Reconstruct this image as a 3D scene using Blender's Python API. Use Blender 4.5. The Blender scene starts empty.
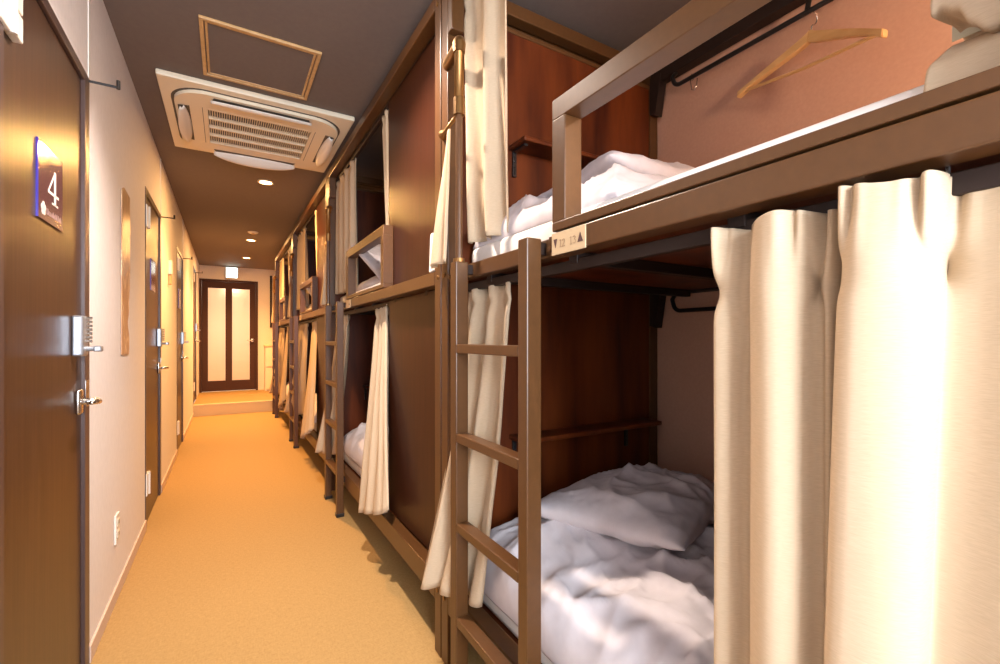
import bpy, bmesh, math, random
from mathutils import Vector, Matrix, noise

PI = math.pi
R = math.radians
scene = bpy.context.scene
COL = scene.collection
random.seed(4)

# ------------------------------------------------------------------ materials
def new_mat(name):
    m = bpy.data.materials.new(name); m.use_nodes = True
    nt = m.node_tree
    return m, nt, nt.nodes['Principled BSDF']

def plain(name, col, rough=0.5, metal=0.0, spec=0.5):
    m, nt, b = new_mat(name)
    b.inputs['Base Color'].default_value = (*col, 1)
    b.inputs['Roughness'].default_value = rough
    b.inputs['Metallic'].default_value = metal
    b.inputs['Specular IOR Level'].default_value = spec
    return m

def noisy(name, c1, c2, scale=(1, 1, 1), nscale=5.0, detail=4.0, rough=0.5, bump=0.0, bdist=0.01, metal=0.0,
          spec=0.5, lo=0.3, hi=0.7, trans=0.0, sheen=0.0):
    m, nt, b = new_mat(name)
    N, L = nt.nodes, nt.links
    tc = N.new('ShaderNodeTexCoord'); mp = N.new('ShaderNodeMapping')
    mp.inputs['Scale'].default_value = scale
    nz = N.new('ShaderNodeTexNoise'); nz.inputs['Scale'].default_value = nscale; nz.inputs['Detail'].default_value = detail
    cr = N.new('ShaderNodeValToRGB')
    cr.color_ramp.elements[0].position = lo; cr.color_ramp.elements[0].color = (*c1, 1)
    cr.color_ramp.elements[1].position = hi; cr.color_ramp.elements[1].color = (*c2, 1)
    L.new(tc.outputs['Object'], mp.inputs['Vector']); L.new(mp.outputs['Vector'], nz.inputs['Vector'])
    L.new(nz.outputs['Fac'], cr.inputs['Fac']); L.new(cr.outputs['Color'], b.inputs['Base Color'])
    b.inputs['Roughness'].default_value = rough
    b.inputs['Metallic'].default_value = metal
    b.inputs['Specular IOR Level'].default_value = spec
    if sheen: b.inputs['Sheen Weight'].default_value = sheen
    if bump:
        bp = N.new('ShaderNodeBump'); bp.inputs['Strength'].default_value = bump; bp.inputs['Distance'].default_value = bdist
        L.new(nz.outputs['Fac'], bp.inputs['Height']); L.new(bp.outputs['Normal'], b.inputs['Normal'])
    if trans:
        tr = N.new('ShaderNodeBsdfTranslucent'); mx = N.new('ShaderNodeMixShader'); mx.inputs['Fac'].default_value = trans
        L.new(cr.outputs['Color'], tr.inputs['Color'])
        out = N['Material Output']
        L.new(b.outputs['BSDF'], mx.inputs[1]); L.new(tr.outputs['BSDF'], mx.inputs[2]); L.new(mx.outputs['Shader'], out.inputs['Surface'])
    return m

def emis(name, col, strength):
    m, nt, b = new_mat(name)
    b.inputs['Base Color'].default_value = (*col, 1)
    b.inputs['Emission Color'].default_value = (*col, 1)
    b.inputs['Emission Strength'].default_value = strength
    return m

M = {}
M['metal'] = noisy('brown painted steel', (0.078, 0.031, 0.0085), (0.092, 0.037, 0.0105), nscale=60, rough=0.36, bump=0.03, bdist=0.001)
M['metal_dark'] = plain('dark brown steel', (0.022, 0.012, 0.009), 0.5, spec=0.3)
M['black'] = plain('black metal', (0.012, 0.010, 0.010), 0.35)
M['wood_red'] = noisy('red brown veneer', (0.034, 0.005, 0.0018), (0.150, 0.032, 0.006), scale=(2.2, 2.2, 0.35), nscale=4.5, detail=6, rough=0.42, bump=0.02, bdist=0.001, spec=0.3)
M['wood_front'] = noisy('brown front veneer', (0.029, 0.0072, 0.0030), (0.045, 0.0120, 0.0045), scale=(9, 9, 0.5), nscale=6, detail=6, rough=0.38, bump=0.02, bdist=0.001, spec=0.25)
M['door'] = noisy('dark door veneer', (0.036, 0.015, 0.008), (0.068, 0.031, 0.016), scale=(14, 14, 0.45), nscale=7, detail=6, rough=0.34, bump=0.02, bdist=0.001)
M['door_far'] = plain('dark matte door wood', (0.060, 0.026, 0.020), 0.7, spec=0.2)
M['jamb'] = plain('dark door jamb', (0.075, 0.045, 0.040), 0.35)
M['wall'] = noisy('textured off white wallpaper', (0.76, 0.725, 0.73), (0.81, 0.775, 0.78), scale=(1, 1, 0.45), nscale=70, detail=5, rough=0.75, bump=0.25, bdist=0.003)
M['wall_end'] = noisy('cream wallpaper', (0.68, 0.60, 0.50), (0.73, 0.65, 0.54), nscale=60, rough=0.75, bump=0.1, bdist=0.002)
M['wall_pink'] = noisy('salmon wallpaper', (0.60, 0.335, 0.235), (0.64, 0.365, 0.255), nscale=90, detail=5, rough=0.7, bump=0.15, bdist=0.002)
M['ceiling'] = noisy('dark taupe ceiling paper', (0.155, 0.122, 0.108), (0.168, 0.133, 0.117), nscale=50, rough=0.8, bump=0.05, bdist=0.002)
M['base'] = plain('pale pink baseboard', (0.64, 0.48, 0.39), 0.5)
M['white'] = plain('white plastic', (0.78, 0.74, 0.68), 0.35)
M['ivory'] = plain('ivory plastic', (0.82, 0.72, 0.55), 0.4)
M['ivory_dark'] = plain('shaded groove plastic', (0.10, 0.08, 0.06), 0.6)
M['bamboo'] = noisy('pale hatch wood', (0.50, 0.30, 0.12), (0.62, 0.39, 0.18), scale=(3, 3, 3), nscale=12, rough=0.45)
M['hanger'] = noisy('honey hanger wood', (0.74, 0.43, 0.17), (0.84, 0.53, 0.23), scale=(4, 1, 4), nscale=12, rough=0.35)
M['chrome'] = plain('satin chrome', (0.72, 0.70, 0.68), 0.25, 1.0)
M['steel'] = plain('grey lock casing', (0.42, 0.44, 0.48), 0.3, 0.7)
M['brass'] = plain('antique brass', (0.26, 0.14, 0.05), 0.36, 0.9)
M['curtain'] = noisy('cream curtain weave', (0.52, 0.395, 0.265), (0.60, 0.46, 0.315), scale=(6, 6, 90), nscale=14, detail=5, rough=0.85, bump=0.05, bdist=0.002, trans=0.12, spec=0.1)
M['lining'] = noisy('pale green curtain lining', (0.66, 0.66, 0.52), (0.73, 0.72, 0.58), scale=(3, 3, 60), nscale=14, rough=0.85, trans=0.12, spec=0.1)
M['linen'] = noisy('white cotton bedding', (0.60, 0.55, 0.57), (0.66, 0.61, 0.63), nscale=25, rough=0.8, bump=0.12, bdist=0.004, spec=0.15)
M['sheet'] = noisy('white fitted sheet', (0.78, 0.74, 0.70), (0.82, 0.78, 0.74), nscale=30, rough=0.8, bump=0.1, bdist=0.003, spec=0.15)
M['plate'] = plain('pale wood number plate', (0.50, 0.36, 0.21), 0.5)
M['ink'] = plain('dark brown print', (0.07, 0.025, 0.02), 0.6)
M['ink_pale'] = plain('faded brown print', (0.30, 0.19, 0.10), 0.6)
M['sign'] = plain('plum acrylic sign', (0.105, 0.045, 0.045), 0.16)
M['sign_edge'] = plain('blue acrylic edge', (0.07, 0.05, 0.42), 0.2)
M['sign_text'] = plain('white sign print', (0.80, 0.72, 0.68), 0.5)
M['sign_faint'] = plain('faint sign print', (0.36, 0.24, 0.22), 0.5)
M['lamp'] = emis('warm lamp', (1.0, 0.66, 0.28), 22)
M['exit'] = emis('exit sign face', (0.80, 1.0, 0.92), 6)
M['exit_pic'] = emis('exit sign green', (0.30, 0.85, 0.55), 3)
M['frost'] = None
M['riser'] = plain('step riser', (0.55, 0.42, 0.26), 0.5)
M['nosing'] = plain('step nosing', (0.78, 0.62, 0.36), 0.4)

def floor_mat():
    m, nt, b = new_mat('golden woven floor'); N, L = nt.nodes, nt.links
    tc = N.new('ShaderNodeTexCoord')
    def nz(sc, s, d):
        mp = N.new('ShaderNodeMapping'); mp.inputs['Scale'].default_value = sc
        n = N.new('ShaderNodeTexNoise'); n.inputs['Scale'].default_value = s; n.inputs['Detail'].default_value = d
        L.new(tc.outputs['Object'], mp.inputs['Vector']); L.new(mp.outputs['Vector'], n.inputs['Vector']); return n
    a = nz((1, 0.3, 1), 170, 3); c = nz((0.3, 1, 1), 170, 3)
    ad = N.new('ShaderNodeMath'); ad.operation = 'ADD'
    L.new(a.outputs['Fac'], ad.inputs[0]); L.new(c.outputs['Fac'], ad.inputs[1])
    hf = N.new('ShaderNodeMath'); hf.operation = 'MULTIPLY'; hf.inputs[1].default_value = 0.5
    L.new(ad.outputs[0], hf.inputs[0])
    cr = N.new('ShaderNodeValToRGB')
    cr.color_ramp.elements[0].position = 0.35; cr.color_ramp.elements[0].color = (0.33, 0.200, 0.072, 1)
    cr.color_ramp.elements[1].position = 0.65; cr.color_ramp.elements[1].color = (0.42, 0.265, 0.103, 1)
    L.new(hf.outputs[0], cr.inputs['Fac']); L.new(cr.outputs['Color'], b.inputs['Base Color'])
    bp = N.new('ShaderNodeBump'); bp.inputs['Strength'].default_value = 0.25; bp.inputs['Distance'].default_value = 0.003
    L.new(hf.outputs[0], bp.inputs['Height']); L.new(bp.outputs['Normal'], b.inputs['Normal'])
    b.inputs['Roughness'].default_value = 0.6; b.inputs['Specular IOR Level'].default_value = 0.3
    return m
M['floor'] = floor_mat()

def frost_mat():
    m, nt, b = new_mat('frosted door glass')
    b.inputs['Base Color'].default_value = (0.86, 0.72, 0.60, 1)
    b.inputs['Roughness'].default_value = 0.28
    b.inputs['Transmission Weight'].default_value = 0.35
    return m
M['frost'] = frost_mat()

def plank_mat():
    m, nt, b = new_mat('figured wood plank'); N, L = nt.nodes, nt.links
    tc = N.new('ShaderNodeTexCoord'); mp = N.new('ShaderNodeMapping'); mp.inputs['Scale'].default_value = (1, 3, 1.1)
    nz = N.new('ShaderNodeTexNoise'); nz.inputs['Scale'].default_value = 3.6; nz.inputs['Detail'].default_value = 3; nz.inputs['Distortion'].default_value = 0.6
    cr = N.new('ShaderNodeValToRGB')
    e = cr.color_ramp.elements
    e[0].position = 0.30; e[0].color = (0.42, 0.24, 0.14, 1)
    e[1].position = 0.72; e[1].color = (0.62, 0.36, 0.17, 1)
    x = e.new(0.50); x.color = (0.50, 0.28, 0.16, 1)
    x = e.new(0.535); x.color = (0.80, 0.58, 0.36, 1)
    x = e.new(0.57); x.color = (0.47, 0.26, 0.14, 1)
    L.new(tc.outputs['Object'], mp.inputs['Vector']); L.new(mp.outputs['Vector'], nz.inputs['Vector'])
    L.new(nz.outputs['Fac'], cr.inputs['Fac']); L.new(cr.outputs['Color'], b.inputs['Base Color'])
    b.inputs['Roughness'].default_value = 0.3
    return m
M['plank'] = plank_mat()

# ------------------------------------------------------------------ mesh helpers
def link(o, parent=None):
    COL.objects.link(o)
    if parent is not None: o.parent = parent
    return o

def obj(name, bm, mat, parent=None, smooth=False, solid=0.0, sub=0):
    me = bpy.data.meshes.new(name)
    bmesh.ops.recalc_face_normals(bm, faces=bm.faces)
    bm.to_mesh(me); bm.free()
    mats = mat if isinstance(mat, (list, tuple)) else [mat]
    for m in mats: me.materials.append(m)
    if smooth:
        for p in me.polygons: p.use_smooth = True
    o = bpy.data.objects.new(name, me)
    link(o, parent)
    if solid:
        s = o.modifiers.new('thickness', 'SOLIDIFY'); s.thickness = solid; s.offset = 0
    if sub:
        s = o.modifiers.new('smooth', 'SUBSURF'); s.levels = sub; s.render_levels = sub
    return o

def thing(name, label, cat, loc=(0, 0, 0), rotz=0.0, group=None):
    o = bpy.data.objects.new(name, None); COL.objects.link(o)
    o.empty_display_size = 0.05
    o.location = loc; o.rotation_euler = (0, 0, rotz)
    return tag(o, label, cat, group)

def tag(o, label, cat, group=None):
    o['label'] = label; o['category'] = cat
    if group: o['group'] = group
    return o

def struct(o, label=None, cat=None):
    o['kind'] = 'structure'
    if label: o['label'] = label
    if cat: o['category'] = cat
    return o

def obj_each(name, bm, mat, parent=None, smooth=False):
    """link every loose piece of bm as an object of its own"""
    bm.verts.index_update(); bm.verts.ensure_lookup_table(); seen = set(); out = []
    for v0 in bm.verts:
        if v0.index in seen: continue
        st = [v0]; isl = []; seen.add(v0.index)
        while st:
            v = st.pop(); isl.append(v)
            for e in v.link_edges:
                w = e.other_vert(v)
                if w.index not in seen: seen.add(w.index); st.append(w)
        nb = bmesh.new(); mp = {v: nb.verts.new(v.co) for v in isl}
        for f in {f for v in isl for f in v.link_faces}: nb.faces.new([mp[v] for v in f.verts])
        out.append(obj(name, nb, mat, parent, smooth))
    bm.free()
    return out

def NB(): return bmesh.new()

def box(bm, x0, x1, y0, y1, z0, z1, bev=0.0, seg=2, mi=0):
    n0 = len(bm.faces)
    r = bmesh.ops.create_cube(bm, size=1.0)
    vs = r['verts']
    for v in vs:
        v.co = Vector(((x0 + x1) / 2 + v.co.x * (x1 - x0), (y0 + y1) / 2 + v.co.y * (y1 - y0), (z0 + z1) / 2 + v.co.z * (z1 - z0)))
    if bev > 0:
        es = list({e for v in vs for e in v.link_edges})
        bmesh.ops.bevel(bm, geom=es, offset=bev, segments=seg, affect='EDGES', profile=0.5)
    if mi:
        bm.faces.ensure_lookup_table()
        for f in bm.faces[n0:]: f.material_index = mi
    return bm

def tube(bm, pts, rad, seg=12, cap=True):
    pts = [Vector(p) for p in pts]
    n = len(pts)
    rads = rad if isinstance(rad, (list, tuple)) else [rad] * n
    t0 = (pts[1] - pts[0]).normalized()
    up = Vector((0, 0, 1)) if abs(t0.z) < 0.9 else Vector((1, 0, 0))
    nrm = t0.cross(up).normalized()
    rings = []
    for i in range(n):
        if i == 0: t = pts[1] - pts[0]
        elif i == n - 1: t = pts[-1] - pts[-2]
        else: t = (pts[i + 1] - pts[i]).normalized() + (pts[i] - pts[i - 1]).normalized()
        t.normalize()
        nrm = (nrm - t * nrm.dot(t)).normalized()
        b = t.cross(nrm)
        rings.append([bm.verts.new(pts[i] + (nrm * math.cos(2 * PI * k / seg) + b * math.sin(2 * PI * k / seg)) * rads[i]) for k in range(seg)])
    for i in range(n - 1):
        for k in range(seg):
            bm.faces.new((rings[i][k], rings[i][(k + 1) % seg], rings[i + 1][(k + 1) % seg], rings[i + 1][k]))
    if cap:
        bm.faces.new(rings[0][::-1]); bm.faces.new(rings[-1])
    return bm

def arc(c, a, b, r, t0, t1, n=8):
    """points on a circle about c in the plane spanned by a,b"""
    c, a, b = Vector(c), Vector(a), Vector(b)
    return [c + a * (r * math.cos(t0 + (t1 - t0) * i / n)) + b * (r * math.sin(t0 + (t1 - t0) * i / n)) for i in range(n + 1)]

def cyl(bm, p0, p1, r, seg=20): return tube(bm, [p0, p1], r, seg)

def poly(bm, pts, d):
    """extrude planar polygon by vector d"""
    d = Vector(d)
    a = [bm.verts.new(Vector(p)) for p in pts]; b = [bm.verts.new(Vector(p) + d) for p in pts]
    n = len(a)
    bm.faces.new(a[::-1]); bm.faces.new(b)
    for i in range(n): bm.faces.new((a[i], a[(i + 1) % n], b[(i + 1) % n], b[i]))
    return bm

def ribbon(bm, pts2, w, fr, depth):
    """flat stroke: pts2 polyline in 2D, width w, fr maps (a,b)->3D, depth vector"""
    pts = [Vector((p[0], p[1])) for p in pts2]
    L_, R_ = [], []
    for i, p in enumerate(pts):
        if i == 0: t = pts[1] - pts[0]
        elif i == len(pts) - 1: t = pts[-1] - pts[-2]
        else: t = pts[i + 1] - pts[i - 1]
        t.normalize(); n = Vector((-t.y, t.x))
        L_.append(p + n * w / 2); R_.append(p - n * w / 2)
    poly(bm, [fr(q.x, q.y) for q in L_ + R_[::-1]], depth)

def catmull(P, t):
    """P list of tuples, t in 0..1"""
    n = len(P) - 1
    x = min(max(t, 0), 1) * n
    i = min(int(x), n - 1); f = x - i
    g = lambda k: Vector(P[min(max(k, 0), n)])
    p0, p1, p2, p3 = g(i - 1), g(i), g(i + 1), g(i + 2)
    return 0.5 * ((2 * p1) + (p2 - p0) * f + (2 * p0 - 5 * p1 + 4 * p2 - p3) * f * f + (3 * p1 - p0 - 3 * p2 + p3) * f ** 3)

def grid(fn, nu, nv):
    bm = NB()
    V = [[bm.verts.new(fn(i / nu, j / nv)) for i in range(nu + 1)] for j in range(nv + 1)]
    for j in range(nv):
        for i in range(nu):
            bm.faces.new((V[j][i], V[j][i + 1], V[j + 1][i + 1], V[j + 1][i]))
    return bm

def sstep(a, b, x):
    t = min(max((x - a) / (b - a), 0), 1); return t * t * (3 - 2 * t)

def copy_tree(o, parent=None):
    c = o.copy(); COL.objects.link(c); c.parent = parent
    for ch in o.children:
        d = ch.copy(); COL.objects.link(d); d.parent = c
        for g in ch.children:
            e = g.copy(); COL.objects.link(e); e.parent = d
    return c

# ------------------------------------------------------------------ the room
XL, XR = -0.411, 1.72
YB, YE = -1.35, 9.7
H = 2.45
STEP_Y, STEP_Z = 7.95, 0.17
DOORS = [(1.34, 2.094, 0.0), (3.39, 4.14, 0.0), (5.405, 6.14, 0.0), (7.99, 8.76, STEP_Z)]
DH = 2.035

struct(obj('floor', box(NB(), XL - 0.12, XR + 0.12, YB - 0.12, STEP_Y + 0.02, -0.08, 0.0), M['floor']))
struct(obj('floor_platform', box(NB(), XL, XR, STEP_Y + 0.012, YE + 0.1, -0.08, STEP_Z), M['floor']))
bm = NB(); box(bm, XL, XR, STEP_Y - 0.001, STEP_Y + 0.012, 0, STEP_Z - 0.014)
struct(obj('trim_riser', bm, M['riser']))
struct(obj('trim_nosing', box(NB(), XL, XR, STEP_Y - 0.006, STEP_Y + 0.03, STEP_Z - 0.014, STEP_Z + 0.004, 0.003), M['nosing']))
struct(obj('ceiling', box(NB(), XL - 0.12, XR + 0.12, YB - 0.12, YE + 1.6, H, H + 0.1), M['ceiling']))

# left wall in pieces around its four doorways
bm = NB(); y = YB - 0.12
for (a, b, z) in DOORS:
    box(bm, XL - 0.12, XL, y, a, -0.02, H)
    box(bm, XL - 0.12, XL, a, b, z + DH, H)
    y = b
box(bm, XL - 0.12, XL, y, YE, -0.02, H)
struct(obj('wall_left', bm, M['wall']))
struct(obj('wall_right', box(NB(), XR, XR + 0.12, YB - 0.12, YE + 1.6, -0.02, H), M['wall_pink']))
# end wall with door opening
EX0, EX1, EZ1 = -0.409, 0.515, 2.21
bm = NB()
box(bm, EX1, XR, YE, YE + 0.1, 0, H); box(bm, XL - 0.12, EX1, YE, YE + 0.1, EZ1, H)
box(bm, XL - 0.12, EX0, YE, YE + 0.1, 0, EZ1)
struct(obj('wall_end', bm, M['wall_end']))
bm = NB()
box(bm, XL - 0.12, XR, YE + 1.5, YE + 1.6, 0, H); box(bm, XL - 0.12, XL, YE + 0.1, YE + 1.5, 0, H)
box(bm, XL, XR, YE + 0.1, YE + 1.5, 0.05, 0.15)
struct(obj('wall_hall', bm, M['wall_end']))
# back wall (behind the camera) with one unseen opening added to bring in daylight
WINS = [(-0.37, 0.50)]
WZ0, WZ1 = 0.75, 2.15
bm = NB(); x = XL
for (a, b) in WINS:
    box(bm, x, a, YB - 0.12, YB, 0, H); x = b
    box(bm, a, b, YB - 0.12, YB, 0, WZ0); box(bm, a, b, YB - 0.12, YB, WZ1, H)
box(bm, x, XR, YB - 0.12, YB, 0, H)
struct(obj('wall_back', bm, M['wall']))
for i, (WX0, WX1) in enumerate(WINS):
    bm = NB()
    for (a, b) in ((WX0, WX0 + 0.04), (WX1 - 0.04, WX1)):
        box(bm, a, b, YB - 0.08, YB - 0.03, WZ0, WZ1)
    box(bm, WX0, WX1, YB - 0.08, YB - 0.03, WZ0, WZ0 + 0.04); box(bm, WX0, WX1, YB - 0.08, YB - 0.03, WZ1 - 0.04, WZ1)
    struct(obj('added_window_%d' % (i + 1), bm, M['white']))

bm = NB(); y = YB
for (a, b, z) in DOORS[:3]:
    box(bm, XL, XL + 0.008, y, a, 0, 0.06, 0.002); y = b
box(bm, XL, XL + 0.008, y, STEP_Y, 0, 0.06, 0.002)
struct(obj('baseboard_left', bm, M['base']))

for i, (a, b, z) in enumerate(DOORS[:3]):
    struct(obj('trim_%d' % (i + 1), box(NB(), XL, XL + 0.003, b - 0.004, b + 0.010, DH, H), M['white']))

# doors on the left wall: local origin at hinge-side foot of the leaf
def build_door(i):
    y0, y1, z = DOORS[i]
    w = y1 - y0
    bm = NB(); box(bm, -0.05, -0.006, 0.045, w - 0.062, 0.006, DH - 0.036, 0.002)
    d = obj('door_%d' % (i + 1), bm, M['door']); d.location = (XL, y0, z); struct(d)
    bm = NB()
    box(bm, -0.09, 0.004, 0.0, 0.042, 0, DH, 0.002); box(bm, -0.09, 0.004, w - 0.058, w, 0, DH, 0.002)
    box(bm, -0.09, 0.004, 0.042, w - 0.058, DH - 0.033, DH, 0.002)
    obj('door_frame', bm, M['jamb'], d)
    # hinges: white plates with knuckle
    for hz in (1.80, 0.195):
        bm = NB()
        box(bm, -0.006, 0.010, 0.004, 0.062, hz, hz + 0.13, 0.003)
        box(bm, -0.006, 0.013, 0.068, 0.118, hz + 0.004, hz + 0.062, 0.003)
        box(bm, -0.006, 0.013, 0.068, 0.118, hz + 0.068, hz + 0.126, 0.003)
        cyl(bm, (0.012, 0.065, hz), (0.012, 0.065, hz + 0.13), 0.007, 10)
        obj('hinge', bm, M['white'], d)
    # keypad lock
    ly = w - 0.175
    bm = NB(); box(bm, -0.006, 0.022, ly, ly + 0.07, 1.075, 1.205, 0.006)
    lk = obj('keypad_lock', bm, M['steel'], d)
    bm = NB()
    for k in range(7):
        cyl(bm, (0.022, ly + 0.045, 1.198 - k * 0.0125), (0.036, ly + 0.045, 1.198 - k * 0.0125), 0.0045, 10)
    obj_each('keypad_button', bm, M['chrome'], lk)
    bm = NB(); cyl(bm, (0.022, ly + 0.045, 1.098), (0.045, ly + 0.045, 1.098), 0.008, 14); box(bm, 0.04, 0.062, ly + 0.030, ly + 0.060, 1.088, 1.108, 0.005)
    obj('thumb_turn', bm, M['steel'], lk)
    # lever handle
    hy = w - 0.115
    bm = NB(); box(bm, -0.006, 0.008, hy - 0.022, hy + 0.022, 0.885, 0.965, 0.006)
    cyl(bm, (0.0, hy, 0.925), (0.05, hy, 0.925), 0.011, 16)
    tube(bm, [(0.045, hy + 0.004, 0.925), (0.052, hy - 0.02, 0.926), (0.054, hy - 0.06, 0.93), (0.052, hy - 0.11, 0.932)], [0.010, 0.010, 0.009, 0.007], 12)
    obj('lever_handle', bm, M['chrome'], d, True)
    # latch strike plate on the jamb
    obj('strike_plate', box(NB(), 0.004, 0.0055, w - 0.055, w - 0.012, 0.90, 0.99), M['chrome'], d)
    # small stay rod at the head of the frame
    bm = NB()
    tube(bm, [(0.003, w - 0.01, DH - 0.012), (0.085, w - 0.01, DH - 0.012)], 0.0045, 8)
    tube(bm, [(0.083, w - 0.01, DH - 0.018), (0.083, w - 0.01, DH + 0.012)], 0.006, 8)
    obj('stay_rod', bm, M['black'], d)
    return d
doors = [build_door(i) for i in range(4)]

# end door with two frosted panes
def end_door():
    w = EX1 - EX0; hgt = EZ1 - STEP_Z
    bm = NB()
    t0, t1 = 0.028, 0.068
    L_, Rr = 0.035, w - 0.035
    def bar(x0, x1, z0, z1): box(bm, x0, x1, t0, t1, z0, z1, 0.002)
    st = 0.095
    pa = (L_ + st, 0.40); pb = (0.505, Rr - 0.10)
    bar(L_, pa[0], 0.012, hgt - 0.035); bar(pa[1], pb[0], 0.012, hgt - 0.035); bar(pb[1], Rr, 0.012, hgt - 0.035)
    for (a, b) in (pa, pb):
        bar(a, b, 0.012, 0.20); bar(a, b, hgt - 0.155, hgt - 0.035)
    d = obj('door_5', bm, M['door_far']); d.location = (EX0, YE, STEP_Z); struct(d)
    bm = NB()
    box(bm, 0, 0.033, -0.012, 0.09, 0, hgt, 0.002); box(bm, w - 0.033, w, -0.012, 0.09, 0, hgt, 0.002); box(bm, 0.033, w - 0.033, -0.012, 0.09, hgt - 0.033, hgt, 0.002)
    obj('door_frame', bm, M['door_far'], d)
    for (a, b) in (pa, pb):
        obj('pane', box(NB(), a, b, 0.044, 0.050, 0.20, hgt - 0.155), M['frost'], d)
    bm = NB()
    box(bm, Rr - 0.075, Rr - 0.03, 0.012, 0.030, 0.90, 0.97, 0.004)
    tube(bm, [(Rr - 0.05, 0.03, 0.935), (Rr - 0.05, -0.02, 0.935), (Rr - 0.07, -0.028, 0.935), (Rr - 0.14, -0.028, 0.937)], 0.010, 10)
    obj('lever_handle', bm, M['chrome'], d, True)
end_door()

# ------------------------------------------------------------------ signs on doors
def door_sign(i, label, detail):
    y0 = DOORS[i][0]; z = DOORS[i][2]
    t = thing('door_sign', label, 'sign', (XL - 0.006, y0 + 0.268, z + 1.445), 0, 'door signs')
    W, Hh = 0.205, 0.203
    bm = NB(); box(bm, 0.0, 0.0045, 0.002, W, 0, Hh, 0.0008)
    obj('face_panel', bm, M['sign'], t)
    obj('side_edge', box(NB(), 0.0, 0.0048, 0.0, 0.002, 0, Hh), M['sign_edge'], t)
    if detail:
        fr = lambda a, b: Vector((0.0046, a, b))
        dp = Vector((0.0006, 0, 0))
        bm = NB()   # serif figure four
        cx, z0 = 0.120, 0.058
        s = 0.094
        poly(bm, [fr(cx + 0.008, z0), fr(cx + 0.022, z0), fr(cx + 0.022, z0 + s), fr(cx + 0.008, z0 + s)], dp)
        ribbon(bm, [(cx + 0.015, z0 + s - 0.002), (cx - 0.040, z0 + 0.030)], 0.006, fr, dp)
        ribbon(bm, [(cx - 0.043, z0 + 0.028), (cx + 0.046, z0 + 0.028)], 0.007, fr, dp)
        ribbon(bm, [(cx - 0.010, z0 + 0.002), (cx + 0.040, z0 + 0.002)], 0.005, fr, dp)
        obj('number', bm, M['sign_text'], t)
        bm = NB()   # small blossom emblem
        ec = (0.040, 0.030)
        for k in range(5):
            a = PI / 2 + k * 2 * PI / 5
            c = (ec[0] + 0.010 * math.cos(a), ec[1] + 0.0105 * math.sin(a))
            poly(bm, [fr(c[0] + 0.0085 * math.cos(j * PI / 6), c[1] + 0.0085 * math.sin(j * PI / 6)) for j in range(12)], dp)
        obj('emblem', bm, M['sign_text'], t)
        bm = NB()   # too small to read in the photograph: a line of faint strokes
        x = 0.066
        rr = random.Random(3)
        while x < 0.190:
            w = rr.uniform(0.004, 0.008); hh = rr.choice((0.012, 0.012, 0.017))
            ribbon(bm, [(x, 0.020), (x, 0.020 + hh)], 0.003, fr, dp)
            ribbon(bm, [(x, 0.020 + rr.choice((0.0015, hh - 0.0015))), (x + w, 0.0215)], 0.0025, fr, dp)
            x += w + 0.0045
        obj('small_lettering', bm, M['sign_faint'], t)
    return t
door_sign(0, 'plum door sign with a white figure 4 on the nearest door', True)
door_sign(1, 'small dark sign on the second door along the left wall', False)
door_sign(2, 'small dark sign on the third door along the left wall', False)

# ------------------------------------------------------------------ left wall things
# figured wood plank with one wavy edge
bm = NB()
pts = []
Yp0, Yp1 = 2.665, 2.868
zs = [1.055 + 0.77 * i / 24 for i in range(25)]
edge = []
for z_ in zs:
    f = (z_ - 1.055) / 0.77
    wv = 0.0 if f > 0.42 else -0.045 * math.sin((0.42 - f) / 0.42 * PI) * (1 + 0.35 * math.sin(f * 40))
    if f < 0.06: wv -= 0.03 * (0.06 - f) / 0.06
    edge.append((Yp1 + wv + 0.006 * math.sin(f * 25), z_))
pp = [(XL + 0.001, Yp0, 1.06), *[(XL + 0.001, a, b) for a, b in edge], (XL + 0.001, Yp0 + 0.05, 1.835), (XL + 0.001, Yp0, 1.815)]
poly(bm, pp, (0.004, 0, 0))
tag(obj('wall_plank', bm, M['plank']), 'tall narrow figured wood plank hung on the left wall', 'wall decoration')

t = thing('power_outlet', 'white double power outlet low on the left wall', 'outlet', (XL, 2.52, 0.245))
obj('cover_plate', box(NB(), 0, 0.008, 0, 0.075, 0, 0.125, 0.003), M['white'], t)
for zz in (0.022, 0.072):
    s = obj('socket', box(NB(), 0.008, 0.011, 0.02, 0.055, zz, zz + 0.032, 0.002), M['ivory'], t)
    bm = NB(); box(bm, 0.011, 0.0115, 0.030, 0.033, zz + 0.008, zz + 0.024); box(bm, 0.011, 0.0115, 0.042, 0.045, zz + 0.008, zz + 0.024)
    obj_each('socket_slot', bm, M['black'], s)

t = thing('wall_bracket', 'small white and brown holder on the left wall past the second door', 'holder', (XL, 4.62, 1.58))
obj('white_box', box(NB(), 0, 0.028, 0, 0.07, 0.085, 0.20, 0.006), M['white'], t)
obj('brown_base', box(NB(), 0, 0.022, 0.012, 0.058, 0.0, 0.085, 0.006), M['bamboo'], t)

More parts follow.
